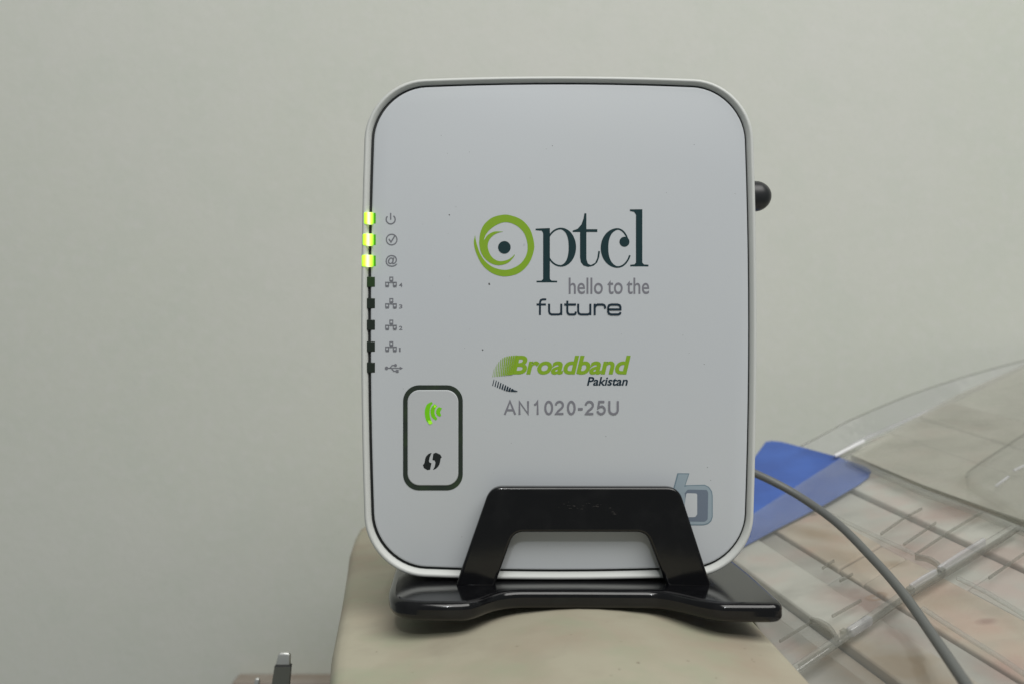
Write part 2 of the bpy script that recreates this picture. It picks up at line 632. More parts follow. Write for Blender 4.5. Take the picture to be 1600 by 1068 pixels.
P.poly([(618 + 2.3 * cos(radians(a)), 570 + 2.3 * sin(radians(a))) for a in range(0, 360, 30)])
P.poly([(618.6, 576.8), (623, 576.8), (623, 581.2), (618.6, 581.2)])
P.build("usb_icon", M_icon, router)

# oblong button with its dark ring
def rrect(cx, cy, hx, hy, r, n=10):
    return arc(cx + hx - r, cy - hy + r, r, -90, 0, n) + arc(cx + hx - r, cy + hy - r, r, 0, 90, n) + arc(cx - hx + r, cy + hy - r, r, 90, 180, n) + arc(cx - hx + r, cy - hy + r, r, 180, 270, n)


btn = obj("button", *extrude_poly([rrect(676.5, 683, 39.8, 74.6, 19)], lambda x, y: W(x, y, 0) + Vector((0, -0.00035, 0)), lambda x, y: W(x, y, 0) + Vector((0, 0.002, 0))), M_bface, router, bevel=(0.0003, 3), angle=50)
obj("button_ring", *extrude_poly([rrect(676.5, 683, 46.6, 82, 25), rrect(676.5, 683, 39.3, 74.2, 18.6)], lambda x, y: W(x, y, 0) + Vector((0, -0.00012, 0)), lambda x, y: W(x, y, 0) + Vector((0, 0.001, 0))), M_bring, btn)
bY = -0.40 * MM
P = Print(bY)
cw = lambda p: (640 + p[0] / 7.63, 610 + p[1] / 7.63)
cres = lambda o, i: [tuple(v) for v in smooth_line(o, 4)] + [tuple(v) for v in smooth_line(i, 4)]
P.poly(cres([(262, 128), (205, 165), (182, 250), (198, 345), (240, 398)], [(276, 385), (248, 320), (240, 250), (252, 185), (278, 146)]), cw)
P.poly(cres([(300, 155), (262, 195), (250, 250), (268, 312), (316, 350)], [(332, 330), (306, 290), (298, 250), (308, 205), (330, 178)]), cw)
P.poly(cres([(352, 190), (326, 215), (316, 250), (330, 285), (362, 306)], [(378, 290), (366, 250), (388, 205)]), cw)
P.build("wireless_symbol", M_wifi, btn, label="green lit wireless wave symbol")
P = Print(bY - 0.1 * MM)
P.poly([(222, 350), (262, 352), (272, 385), (245, 400), (226, 385)], cw)
P.poly([(296, 160), (322, 180), (306, 200), (290, 192)], cw)
P.build("symbol_glow", M_wifi2, btn)
cv = lambda p: (640 + p[0] / 7.63, 610 + p[1] / 7.63)
P = Print(bY)
P.poly([tuple(v) for v in smooth_line([(262, 735), (225, 750), (192, 790), (178, 855), (160, 880)], 4)] + [(172, 915), (215, 940), (246, 935), (262, 858), (240, 850), (232, 835), (240, 790), (262, 740)], cv)
P.poly([tuple(v) for v in smooth_line([(282, 938), (325, 915), (358, 868), (372, 800), (386, 790)], 4)] + [(366, 755), (315, 732), (284, 745), (274, 818), (300, 826), (310, 850), (302, 895), (284, 930)], cv)
P.build("pairing_symbol", M_blk, btn, label="black twin arrow pairing symbol")

# swirl emblem and large letters
cv = lambda p: (735 + p[0] / 5.517, 320 + p[1] / 5.517)
outer = [(76, 318), (85, 245), (118, 172), (188, 112), (275, 88), (345, 92), (440, 130), (510, 205), (545, 310), (547, 395), (505, 505), (420, 588), (305, 618), (200, 596), (112, 530), (55, 430), (30, 335), (40, 262)]
inner = [(40, 262), (46, 300), (58, 350), (85, 425), (132, 492), (200, 541), (285, 562), (350, 553), (420, 518), (465, 468), (490, 405), (490, 330), (462, 245), (400, 182), (320, 152), (250, 163), (180, 205), (135, 255), (113, 312)]
P = Print()
so = [tuple(v) for v in smooth_line(outer, 5)]; si = [tuple(v) for v in smooth_line(inner, 5)]
P.poly(so + si[1:], cv)
P.poly([tuple(v) for v in smooth_line([(285, 232), (205, 233), (150, 262), (116, 306), (84, 310), (76, 330), (88, 400), (122, 460), (180, 506), (250, 522), (322, 502), (368, 458), (387, 425)], 5)]
       + [tuple(v) for v in smooth_line([(387, 425), (345, 462), (296, 483), (240, 485), (190, 456), (158, 402), (150, 342), (175, 287), (225, 248), (285, 232)], 5)][1:-1], cv)
emb = P.build("swirl_emblem", M_green, router, label="green swirl ring printed round a dark dot")
P = Print(-0.1 * MM); P.poly(arc(293, 368, 54, 0, 350, 34), cv).build("emblem_dot", M_ptext, emb)


def tcurve(cx, cy, rx, ry, a0, a1, thin, thick, side, n=48):
    o, q = [], []
    for i in range(n + 1):
        a = radians(a0 + (a1 - a0) * i / n)
        rr_ = rx if not isinstance(rx, tuple) else (rx[0] if cos(a) < 0 else rx[1] if sin(a) < 0 else rx[2])
        p = Vector((cx + rr_ * cos(a), cy + ry * sin(a)))
        nn = Vector((cos(a) / rr_, sin(a) / ry)).normalized()
        c = max(0.0, side * cos(a)) ** 1.25
        t = thin + (thick - thin) * c
        o.append(cv(p)); q.append(cv(p - nn * t))
    return o, q


P = Print()
P.poly([(562, 207), (685, 202), (685, 640), (700, 655), (748, 656), (748, 669), (570, 669), (570, 656), (612, 655), (627, 640), (627, 245), (615, 225), (562, 221)], cv)
P.band(*tcurve(780, 367, 131, 168, 0, 360, 14, 64, 1)).build("letter", M_ptext, router)
P = Print()
P.poly([(983, 75), (1000, 75), (1000, 212), (1094, 212), (1094, 236), (1000, 236), (1000, 470)] + [(1012, 508), (1038, 521), (1075, 502), (1094, 460), (1103, 400), (1117, 402), (1110, 455), (1092, 500), (1060, 527), (1015, 537), (975, 525), (952, 495), (945, 455), (945, 236), (882, 236), (882, 224)] + [(925, 208), (958, 170), (975, 120)], cv).build("letter", M_ptext, router)
P = Print()
P.band(*tcurve(1268, 374, (145, 105, 122), 171, -24, -338, 14, 66, -1))
P.poly(arc(1328, 320, 43, 0, 348, 28), cv).build("letter", M_ptext, router)
P = Print()
P.poly([(1375, 41), (1482, 40), (1482, 500), (1496, 516), (1535, 518), (1535, 532), (1378, 532), (1378, 518), (1414, 515), (1427, 500), (1427, 85), (1410, 62), (1375, 55)], cv).build("letter", M_ptext, router)

text_print("slogan_word", "hello", (888.6, 434, 942, 459.6), M_grey, router, bold=0.008)
text_print("slogan_word", "to", (949, 438, 973, 459.6), M_grey, router, bold=0.008)
text_print("slogan_word", "the", (979, 434, 1014.4, 459.6), M_grey, router, bold=0.008)

cv = lambda p: (720 + p[0] / 5, 310 + p[1] / 5)
sw = 3.2
P = Print()
P.stroke([(668, 790), (640, 790), (625, 796), (619, 812), (618, 912)], sw, conv=cv).stroke([(592, 830), (665, 830)], sw, conv=cv)
for ux in (690, 917):
    P.stroke([(ux, 824), (ux, 885), (ux + 5, 900), (ux + 20, 907), (ux + 75, 907), (ux + 88, 902), (ux + 94, 892)], sw, conv=cv).stroke([(ux + 95, 824), (ux + 95, 912)], sw, conv=cv)
P.stroke([(832, 800), (832, 885), (837, 900), (850, 907), (885, 907), (895, 902), (899, 885)], sw, conv=cv).stroke([(808, 830), (900, 830)], sw, conv=cv)
P.stroke([(1046, 824), (1046, 912)], sw, conv=cv).stroke([(1046, 858), (1052, 840), (1068, 830), (1108, 830), (1122, 836), (1127, 848), (1127, 862)], sw, conv=cv)
P.stroke([(1152, 868), (1247, 868), (1247, 850), (1241, 836), (1225, 830), (1175, 830), (1157, 836), (1151, 852), (1151, 886), (1157, 901), (1175, 907), (1228, 907), (1242, 902), (1249, 890)], sw, conv=cv)
P.build("slogan_word", M_navy, router)

text_print("product_word", "Broadband", (799, 555, 985.5, 584.6), M_green, router, bold=0.030, shear=0.22, spacing=0.98)
cv = lambda p: (760 + p[0] / 13.333, 545 + p[1] / 13.333)
P = Print()
tops = [(155, 400), (185, 360), (215, 310), (250, 262), (290, 215), (330, 185), (375, 165), (420, 150), (465, 142), (510, 136), (555, 132), (600, 130)]
for i, (tx, ty) in enumerate(tops):
    bx = 125 + i * 35
    by = 580 - i * 4.5
    wd = 9 + i * 2.6
    P.poly([(tx + (0 if i > 5 else 5), ty), (tx + wd, ty), (bx + wd, by), (bx, by)], cv)
P.build("speed_lines", M_green, router)
P = Print()
for i in range(10):
    x = 128 + i * 47
    t0 = 618 + i * 25 + (0 if i else 5)
    b0 = 765 + i * 19 - max(0, i - 5) ** 2 * 2.2
    b0 = min(b0, 884)
    wd = 15 + i * 3.4
    if i == 9:
        P.poly([(x - 10, t0 - 5), (650, 868), (640, 884), (x - 20, 880)], cv)
    else:
        P.poly([(x + 26, t0), (x + 26 + wd * 0.8, t0 + 10), (x + wd - 4, b0), (x - 6, b0 - 12)], cv)
P.build("speed_lines", M_navy, router)
text_print("country_word", "Pakistan", (917, 588, 981, 601.8), M_navy, router, bold=0.022, shear=0.22)
cv = lambda p: (750 + p[0] / 6.154, 540 + p[1] / 6.154)
P = Print()
sw = 3.2
T, B_ = 533, 652
def zero(x0, x1):
    c, r = (x0 + x1) / 2, (x1 - x0) / 2
    P.stroke([(c + r * cos(radians(a)) * 1.0, (T + B_) / 2 + (B_ - T) / 2 * sin(radians(a))) for a in range(0, 360, 15)], sw, True, cv)
def two(x0):
    P.stroke([(x0, 567)] + [(x0 + 36 + 34 * cos(radians(a)), 567 + 34 * sin(radians(a))) for a in range(195, 385, 15)] + [(x0 + 58, 595), (x0 + 25, 622), (x0 + 4, 650), (x0 + 74, 650)], sw, conv=cv)
P.stroke([(238, 659), (288, 530), (339, 659)], sw, conv=cv).stroke([(258, 615), (319, 615)], sw, conv=cv)
P.stroke([(380, 659), (380, 536), (462, 650), (462, 527)], sw, conv=cv)
P.stroke([(522, 566), (540, 555), (554, 530), (554, 659)], sw, conv=cv)
zero(628, 694); two(728); zero(846, 910)
P.stroke([(942, 604), (988, 604)], sw + 0.4, conv=cv)
two(1016)
P.stroke([(1196, 534), (1146, 534), (1136, 592), (1150, 583)] + [(1164 + 36 * cos(radians(a)), 614 + 37 * sin(radians(a))) for a in range(-75, 150, 15)] + [(1128, 622)], sw, conv=cv)
P.stroke([(1243, 527), (1243, 615)] + [(1284 + 41 * cos(radians(a)), 612 + 40 * sin(radians(a))) for a in range(165, 10, -15)] + [(1325, 615), (1325, 527)], sw, conv=cv)
P.build("type_number", M_grey, router)

# slanted letter b emblem
cv = lambda p: (1030 + p[0] / 9.71, 720 + p[1] / 9.71)
bo = [(275, 178), (458, 180), (398, 360), (690, 352)] + [(755, 385), (800, 450), (812, 520), (812, 840), (790, 905), (740, 950), (670, 968), (400, 968), (300, 700), (200, 460)]
def inset(scale):
    c = Vector((520, 640))
    return [tuple(c + (Vector(p) - c) * scale) for p in bo]
P = Print(); P.poly(bo, cv); e1 = P.build("letter_emblem", M_b3, router, label="slate blue slanted letter emblem low on the panel")
P = Print(-0.09 * MM); P.poly([(292, 192), (440, 194), (378, 385), (425, 372), (690, 366), (745, 396), (785, 455), (797, 520), (797, 838), (776, 895), (732, 935), (668, 954), (410, 954), (310, 690), (218, 455)], cv).build("emblem_face", M_b1, e1)
P = Print(-0.12 * MM); P.poly(round_poly([(385, 480), (430, 425), (725, 430), (742, 480), (735, 880), (690, 912), (455, 908)], [10, 40, 30, 20, 40, 40, 10]), cv).build("emblem_bowl", M_b2, e1)
P = Print(-0.15 * MM); P.poly(round_poly([(410, 480), (575, 484), (575, 800), (545, 842), (430, 845), (385, 660)], [25, 30, 40, 40, 20, 5]), cv).build("emblem_counter", M_panel, e1)

# a few specks of dust stuck to the panel
M_speck = mat("dust_speck", (0.10, 0.10, 0.10), 0.8)
P = Print(-0.03 * MM)
spots = [(764.5, 444, 1.8), (754, 546, 1.3), (702, 336, 1.2)]
rr = random.Random(4)
for _ in range(22):
    x, y = rr.uniform(605, 1150), rr.uniform(165, 870)
    spots.append((x, y, rr.uniform(0.3, 0.7)))
for (x, y, r) in spots:
    P.poly([(x + r * cos(a) * rr.uniform(0.7, 1.2), y + r * sin(a) * rr.uniform(0.7, 1.2)) for a in [k * pi / 4 for k in range(8)]])
    P.y = P.y0
sp = P.build("dust_specks", M_speck, router)
sp["kind"] = "stuff"

# ------------------------------------------------------------------ black stand
stand = thing("router_stand", "glossy black stand with trapezoid front arm gripping the white router", "stand")
BT, BB = -0.0744, -0.0801


def bez(p0, p1, p2, p3, n=8):
    p0, p1, p2, p3 = map(Vector, (p0, p1, p2, p3))
    return [tuple(p0 * (1 - t) ** 3 + p1 * 3 * t * (1 - t) ** 2 + p2 * 3 * t * t * (1 - t) + p3 * t ** 3) for t in [k / n for k in range(n + 1)]]


plan = []
plan += [(-39.6, 30), (-38.6, 12)]
plan += bez((-37.6, -5), (-36.9, -17.5), (-34.2, -23.0), (-25.5, -23.9), 10)
plan += [(-19, -24.1)]
plan += bez((-14.5, -24.0), (-8, -23.4), (-7.5, -12.4), (3, -11.4), 12)
plan += [(20, -11.4)]
plan += bez((41, -11.8), (49, -12.2), (53, -23.2), (61, -24.8), 12)
plan += [(67, -25.2)]
plan += bez((73.0, -25.4), (76.4, -25.5), (78.0, -24.0), (77.9, -20.0), 6)
plan += [(77.3, 8)]
plan += bez((76.2, 24.5), (76.0, 27.5), (75, 29), (72, 30), 6)
plan += bez((60, 31), (50, 31), (48, 24), (40, 24), 8)
plan += bez((0, 24), (-10, 24), (-12, 32), (-22, 32), 8)
plan = [(x * MM, y * MM) for x, y in plan]
obj("base", *extrude_poly([plan], lambda x, y: Vector((x, y, BT)), lambda x, y: Vector((x, y, BB))), M_black, stand, bevel=(0.0021, 6), angle=60)

AY0, AY1 = -0.0056, -0.0018
sc_arm = lambda x, y: W(x, y, AY0)
armo = round_poly([(711, 917), (766, 760), (1061, 760.5), (1112, 917), (1043, 917), (1010, 831), (803, 831), (772, 917)], [0, 27, 27, 0, 0, 22, 22, 0], 8)
obj("arm", *extrude_poly([armo], sc_arm, lambda x, y: W(x, y, AY0) + Vector((0, AY1 - AY0, 0))), M_black, stand, bevel=(0.0009, 4), angle=50)
# dusty scuffs on the arm
M_scuff = mat("pale_dust", (0.028, 0.026, 0.025), 0.9)
P = Print(AY0 - 0.00006)
for k in range(26):
    x = rr.uniform(870, 960); y = 788 + rr.gauss(0, 3.5) + max(0, x - 945) * 0.9
    l = rr.uniform(0.8, 4.0)
    q = lambda a, b: tuple(Vector((a, b)))
    P.poly([(x, y), (x + l, y + rr.uniform(-.6, .6)), (x + l, y + 0.9), (x, y + 0.7)], lambda p: (800 + (p[0] - 800) * 0.98, 534 + (p[1] - 534) * 0.98))
    P.y = P.y0 - 0.000002 * k
dd = P.build("dust", M_scuff, stand)
dd["kind"] = "stuff"

# ------------------------------------------------------------------ the tilted heap at the right: plane through the board's top
PN = Vector((-0.185, -0.192, 1.0))
PL = PN.length
PN.normalize()


def PT(px, py, h=0.0):
    """photograph pixel -> point h metres above the board's top"""
    den = -(534 - py) + 0.185 * (px - 800) + 0.192 * F
    s = (0.160 - h * PL) / den
    return Vector(((px - 800) * s, -D + F * s, (534 - py) * s))


eA = Vector((2400, 1400, 714)); eA = (eA - PN * eA.dot(PN)).normalized()
eB = Vector((-391, 1400, 197)); eB = (eB - PN * eB.dot(PN)).normalized()
O0 = PT(1310, 800)
G = Matrix(((eA.dot(eA), eA.dot(eB)), (eA.dot(eB), eB.dot(eB)))).inverted()


def UV(px, py):
    d = PT(px, py) - O0
    return G @ Vector((d.dot(eA), d.dot(eB)))


def FROM(u, v, h=0.0):
    return O0 + eA * u + eB * v + PN * h


def clip_x(poly, xmin):
    out = []
    for i in range(len(poly)):
        a, b = poly[i], poly[(i + 1) % len(poly)]
        ia, ib = a.x >= xmin, b.x >= xmin
        if ia:
            out.append(a)
        if ia != ib:
            t = (xmin - a.x) / (b.x - a.x)
            out.append(a.lerp(b, t))
    return out


def slab(name, poly, thick, m, parent=None, bevel=None, label=None):
    """poly: 3D points of the top face on the tilted plane; thickness goes down"""
    n = len(poly)
    vs = list(poly) + [p - PN * thick for p in poly]
    fs = [list(range(n)), [n + i for i in reversed(range(n))]] + [[i, (i + 1) % n, n + (i + 1) % n, n + i] for i in range(n)]
    return obj(name, vs, fs, m, parent, bevel=bevel, label=label)


board = thing("plank_board", "worn board of pale grey beige planks with pink and brown stains under clear plastic", "board")


def plank_mat(i, base, stain, amount, spots):
    m = bpy.data.materials.new("worn_plank_wood")
    m.use_nodes = True
    nt = m.node_tree
    b = nt.nodes["Principled BSDF"]
    b.inputs["Roughness"].default_value = 0.6
    b.inputs["Specular IOR Level"].default_value = 0.25
    g = nt.nodes.new("ShaderNodeNewGeometry")
    mp = nt.nodes.new("ShaderNodeMapping")
    # grain runs along the planks
    mp.inputs["Rotation"].default_value = (0, 0, -math.atan2(eB.y, eB.x))
    mp.inputs["Scale"].default_value = (0.22, 1, 1)
    mp.inputs["Location"].default_value = (i * 0.37, i * 0.9, i)
    nt.links.new(g.outputs["Position"], mp.inputs[0])
    n1 = nt.nodes.new("ShaderNodeTexNoise"); n1.inputs["Scale"].default_value = 120; n1.inputs["Detail"].default_value = 5
    n2 = nt.nodes.new("ShaderNodeTexNoise"); n2.inputs["Scale"].default_value = 26; n2.inputs["Detail"].default_value = 4
    n3 = nt.nodes.new("ShaderNodeTexNoise"); n3.inputs["Scale"].default_value = 55; n3.inputs["Detail"].default_value = 3
    nt.links.new(mp.outputs[0], n1.inputs["Vector"]); nt.links.new(mp.outputs[0], n2.inputs["Vector"]); nt.links.new(g.outputs["Position"], n3.inputs["Vector"])
    def mix(fac, lo, hi, a, bcol, top=1.0):
        r = nt.nodes.new("ShaderNodeMapRange"); r.inputs[1].default_value = lo; r.inputs[2].default_value = hi; r.inputs[4].default_value = top
        nt.links.new(fac, r.inputs[0])
        x = nt.nodes.new("ShaderNodeMix"); x.data_type = 'RGBA'
        nt.links.new(r.outputs[0], x.inputs[0])
        if isinstance(a, tuple): x.inputs[6].default_value = (*a, 1)
        else: nt.links.new(a, x.inputs[6])
        x.inputs[7].default_value = (*bcol, 1)
        return x.outputs[2]
    c = mix(n1.outputs["Fac"], 0.45, 0.75, base, tuple(k * 0.82 for k in base))
    c = mix(n3.outputs["Fac"], 0.52, 0.72, c, (base[0] * 1.03, base[1] * 0.86, base[2] * 0.86))
    c = mix(n2.outputs["Fac"], 0.60 - amount, 0.74 - amount, c, stain, 0.75)
    for (px, py, ra, rb, col, st, ring) in spots:      # single stains with a shape of their own
        p = PT(px, py)
        sb = nt.nodes.new("ShaderNodeVectorMath"); sb.operation = 'SUBTRACT'
        nt.links.new(g.outputs["Position"], sb.inputs[0]); sb.inputs[1].default_value = tuple(p)
        comps = []
        for ax, r in ((eA, ra), (eB, rb)):
            dt = nt.nodes.new("ShaderNodeVectorMath"); dt.operation = 'DOT_PRODUCT'
            nt.links.new(sb.outputs[0], dt.inputs[0]); dt.inputs[1].default_value = tuple(ax / r)
            comps.append(dt.outputs["Value"])
        cb = nt.nodes.new("ShaderNodeCombineXYZ")
        nt.links.new(comps[0], cb.inputs[0]); nt.links.new(comps[1], cb.inputs[1])
        ln = nt.nodes.new("ShaderNodeVectorMath"); ln.operation = 'LENGTH'
        nt.links.new(cb.outputs[0], ln.inputs[0])
        ad = nt.nodes.new("ShaderNodeMath"); ad.operation = 'MULTIPLY_ADD'
        nt.links.new(n1.outputs["Fac"], ad.inputs[0]); ad.inputs[1].default_value = 1.1
        nt.links.new(ln.outputs["Value"], ad.inputs[2])
        val = ad.outputs[0]
        if ring:
            sq = nt.nodes.new("ShaderNodeMath"); sq.operation = 'SUBTRACT'
            nt.links.new(val, sq.inputs[0]); sq.inputs[1].default_value = 1.15
            ab = nt.nodes.new("ShaderNodeMath"); ab.operation = 'ABSOLUTE'
            nt.links.new(sq.outputs[0], ab.inputs[0]); val = ab.outputs[0]
            c = mix(val, 0.42, 0.12, c, col, st)
        else:
            c = mix(val, 1.7, 0.8, c, col, st)
    nt.links.new(c, b.inputs["Base Color"])
    return m


BRN, PNK, GRY, TAN = (0.26, 0.175, 0.095), (0.40, 0.27, 0.235), (0.25, 0.245, 0.22), (0.36, 0.27, 0.19)
SPOTS = [(1275, 830, .006, .016, BRN, .75, 0), (1330, 868, .007, .020, TAN, .7, 0), (1368, 926, .0034, .0028, BRN, .9, 1), (1398, 876, .004, .004, BRN, .6, 0),
         (1420, 850, .010, .010, PNK, .5, 0), (1490, 800, .016, .012, PNK, .75, 0), (1541, 966, .0030, .0022, (0.30, 0.18, 0.15), .8, 0), (1400, 1040, .014, .030, BRN, .75, 0),
         (1340, 930, .012, .014, PNK, .6, 0), (1460, 930, .012, .012, TAN, .6, 0), (1580, 870, .012, .016, PNK, .6, 0), (1590, 1045, .007, .014, PNK, .6, 0), (1400, 990, .007, .012, PNK, .5, 0),
         (1270, 800, .002, .002, (0.2, 0.13, 0.1), .8, 0), (1200, 960, .010, .016, GRY, .6, 0), (1300, 1040, .012, .012, GRY, .5, 0)]


vb = UV(1303, 710).y                       # the board's back edge
vf = min(UV(1330, 1180).y, UV(1680, 1120).y)                      # runs on below the picture
ub = [UV(1120, 905).x - 0.05, UV(1152, 880).x, UV(1200, 850).x, UV(1232, 838).x, UV(1290, 800).x, UV(1326, 760).x, UV(1345, 722).x, UV(1470, 700).x, UV(1600, 700).x, UV(1760, 700).x]
tones = [(0.30, 0.295, 0.27), (0.42, 0.415, 0.375), (0.35, 0.34, 0.31), (0.42, 0.36, 0.29), (0.40, 0.395, 0.36), (0.45, 0.445, 0.405), (0.435, 0.435, 0.385), (0.44, 0.44, 0.40), (0.43, 0.425, 0.39)]
stains = [((0.25, 0.23, 0.20), 0.0), ((0.36, 0.31, 0.28), 0.0), ((0.28, 0.26, 0.23), 0.05), ((0.30, 0.225, 0.15), 0.06), ((0.40, 0.29, 0.255), 0.08), ((0.37, 0.275, 0.255), 0.03), ((0.41, 0.38, 0.34), 0.0), ((0.41, 0.38, 0.36), 0.0), ((0.40, 0.37, 0.35), 0.0)]
drop = [0.003, 0.0, 0.0016, 0.0008, 0.0016, 0.0, 0.0005, 0.0008, 0.0]
CUTS = {2: [(1300, 900)], 3: [(1318, 880), (1352, 905)], 4: [(1437, 960)], 6: [(1560, 905)]}
for i in range(len(ub) - 1):
    g = 0.0003
    u0, u1 = ub[i] + g, ub[i + 1] - g
    cuts = [vf] + sorted(UV(*c).y for c in CUTS.get(i, [])) + [vb]
    pm = None
    for ci in range(len(cuts) - 1):
     d_ = drop[i] + (0.0004 if ci % 2 else 0.0)
     va, vc = cuts[ci] + (0.0003 if ci else 0), cuts[ci + 1] - 0.0003
     poly = [FROM(u0, va, -d_), FROM(u1, va, -d_), FROM(u1, vc, -d_), FROM(u0, vc, -d_)]
     poly = clip_x(poly, 0.0797)
     if len(poly) < 3:
        continue
     slab("plank", poly, 0.007, plank_mat(i, tuple(1.16 * k for k in tones[i]), stains[i][0], stains[i][1], [q for q in SPOTS if u0 - 0.012 < UV(q[0], q[1]).x < u1 + 0.012]), board, bevel=(0.0007, 2))
# ------------------------------------------------------------------ blue card
cpx = [(1105, 770), (1178, 714), (1196, 689), (1206, 687.5), (1222, 689), (1308, 712), (1352, 727), (1361, 733), (1357, 743), (1340, 755), (1290, 784), (1215, 822), (1140, 862), (1090, 890)]
cp = [PT(x, y, 0.0016) for x, y in cpx]
card = slab("blue_card", [p for p in cp], 0.0011, M_blue, bevel=(0.0003, 2))
card["label"] = "bright blue plastic card tucked behind the white router's lower right side"
card["category"] = "card"

# ------------------------------------------------------------------ clear plastic case over the board
case = thing("clear_case", "flat clear plastic case with moulded rails and curved lid over pale planks", "plastic case")
us, vs_ = UV(1318, 712), UV(1178, 800)
sheet = [PT(1318, 711, 0.0030), PT(1180, 799, 0.0030), PT(1080, 862, 0.0030), FROM(UV(1080, 862).x, vf, 0.0030), FROM(ub[-1], vf, 0.0030), PT(1760, 505, 0.0030), PT(1620, 560, 0.0030), PT(1500, 613, 0.0030), PT(1420, 656, 0.0030)]
sheet = clip_x(sheet, 0.0797)
slab("sheet", sheet, 0.0005, M_clear, case)


def strip(name, pts, wd, hgt, h0, m, parent=case, bev=None):
    """a moulded bar following points (pixels) on the tilted plane"""
    P3 = [PT(x, y, h0 + hgt) for x, y in pts]
    L, R = [], []
    for i, p in enumerate(P3):
        t = (P3[min(i + 1, len(P3) - 1)] - P3[max(i - 1, 0)]).normalized()
        nn = PN.cross(t)
        L.append(p + nn * wd / 2); R.append(p - nn * wd / 2)
    n = len(P3)
    vs = L + R + [p - PN * hgt for p in L] + [p - PN * hgt for p in R]
    fs = []
    for i in range(n - 1):
        fs += [[i, i + 1, n + i + 1, n + i], [2 * n + i, 3 * n + i, 3 * n + i + 1, 2 * n + i + 1], [i, 2 * n + i, 2 * n + i + 1, i + 1], [n + i, n + i + 1, 3 * n + i + 1, 3 * n + i]]
    fs += [[0, n, 3 * n, 2 * n], [n - 1, 3 * n - 1, 4 * n - 1, 2 * n - 1]]
    return obj(name, vs, fs, m, parent, bevel=(bev, 3) if bev else None, angle=50)


H = 0.0031
# long rails
strip("rail", [(1322, 711), (1440, 763.5), (1535, 799), (1680, 858)], 0.0030, 0.0022, H, M_rail, bev=0.0007)
strip("rail_edge", [(1330, 710.5), (1443, 757), (1540, 791), (1600, 812)], 0.0006, 0.0024, H, M_edge)
strip("rail", [(1238, 1043), (1330, 981), (1424, 916), (1500, 871), (1588, 818)], 0.0034, 0.0020, H, M_rail, bev=0.0009)
strip("rail_edge", [(1248, 1037), (1333, 983), (1424, 921), (1500, 877), (1560, 840), (1592, 819), (1604, 823), (1640, 842)], 0.0006, 0.0021, H, M_edge)
strip("painted_gleam", [(1466, 884), (1500, 862), (1538, 839)], 0.0012, 0.0030, H, M_gleam, bev=0.0004)  # whiter strips painted in where the clear rail gleams
strip("painted_gleam", [(1326, 981), (1345, 969), (1359, 960)], 0.0022, 0.0030, H, M_gleam, bev=0.0006)
strip("painted_gleam", [(1422, 912), (1445, 897), (1462, 888)], 0.0010, 0.0026, H, M_gleam, bev=0.0003)
strip("painted_gleam", [(1304, 709.5), (1326, 698), (1350, 686)], 0.0016, 0.0012, H, mat("white_fold_gleam", (0.8, 0.8, 0.82), 0.2, 0.6), bev=0.0004)  # specular gleam on the fold, put in as a white bar
# thin moulded lines
for pts in ([(1376, 832), (1410, 808), (1440, 792)], [(1412, 848), (1440, 829), (1462, 814)], [(1430, 863), (1480, 830), (1535, 797)], [(1218, 999), (1268, 968)],
            [(1300, 960), (1345, 935)], [(1545, 900), (1600, 862)], [(1285, 885), (1303, 873)], [(1312, 905), (1332, 894)]):
    strip("moulded_line", pts, 0.0005, 0.0009, H, M_edge)
# curved ribs that meet the long rail
strip("rib", [tuple(v) for v in smooth_line([(1430, 865), (1450, 869), (1464, 877), (1474, 888)], 4)], 0.0011, 0.0018, H, M_edge)
strip("rib", [tuple(v) for v in smooth_line([(1266, 964), (1280, 967), (1296, 977), (1307, 993)], 4)], 0.0011, 0.0018, H, M_edge)
for (x, y) in ((1422, 917), (1318, 983), (1352, 964), (1471, 888)):
    strip("clip_stub", [(x - 3, y + 2), (x + 3, y - 2)], 0.0016, 0.0026, H, M_edge)
# shadow-casting step lines along the planks: folds in the plastic
for pts in ([(1262, 782), (1320, 812), (1380, 840), (1428, 862)], [(1495, 899), (1540, 921), (1600, 957), (1640, 980)], [(1440, 946), (1500, 985), (1560, 1022), (1620, 1062)]):
    strip("fold", pts, 0.0016, 0.0012, H, M_rail, bev=0.0005)

# inner raised tray at the far right
tp = [(1508, 745), (1518, 730), (1604, 674), (1760, 580), (1790, 860), (1610, 806)]
slab("raised_tray", [PT(x, y, 0.0085) for x, y in tp], 0.005, M_clear, case, bevel=(0.0012, 3))
strip("moulded_line", [(1509, 744), (1513, 735), (1530, 722), (1604, 674)], 0.0007, 0.0005, 0.0086, M_edge)
strip("painted_gleam", [(1556, 757), (1576, 742)], 0.0007, 0.0006, 0.0086, M_gleam)  # glints on the tray, painted as paler strips
strip("painted_gleam", [(1584, 733), (1602, 724)], 0.0008, 0.0006, 0.0086, M_gleam)

# second, overlapping lid panel beyond the first rail
lp = [(1330, 709), (1420, 657), (1500, 614), (1620, 561), (1790, 500), (1800, 880), (1600, 815), (1443, 757)]
slab("lid_panel", [PT(x, y, 0.0046) for x, y in lp], 0.0006, M_lid, case)

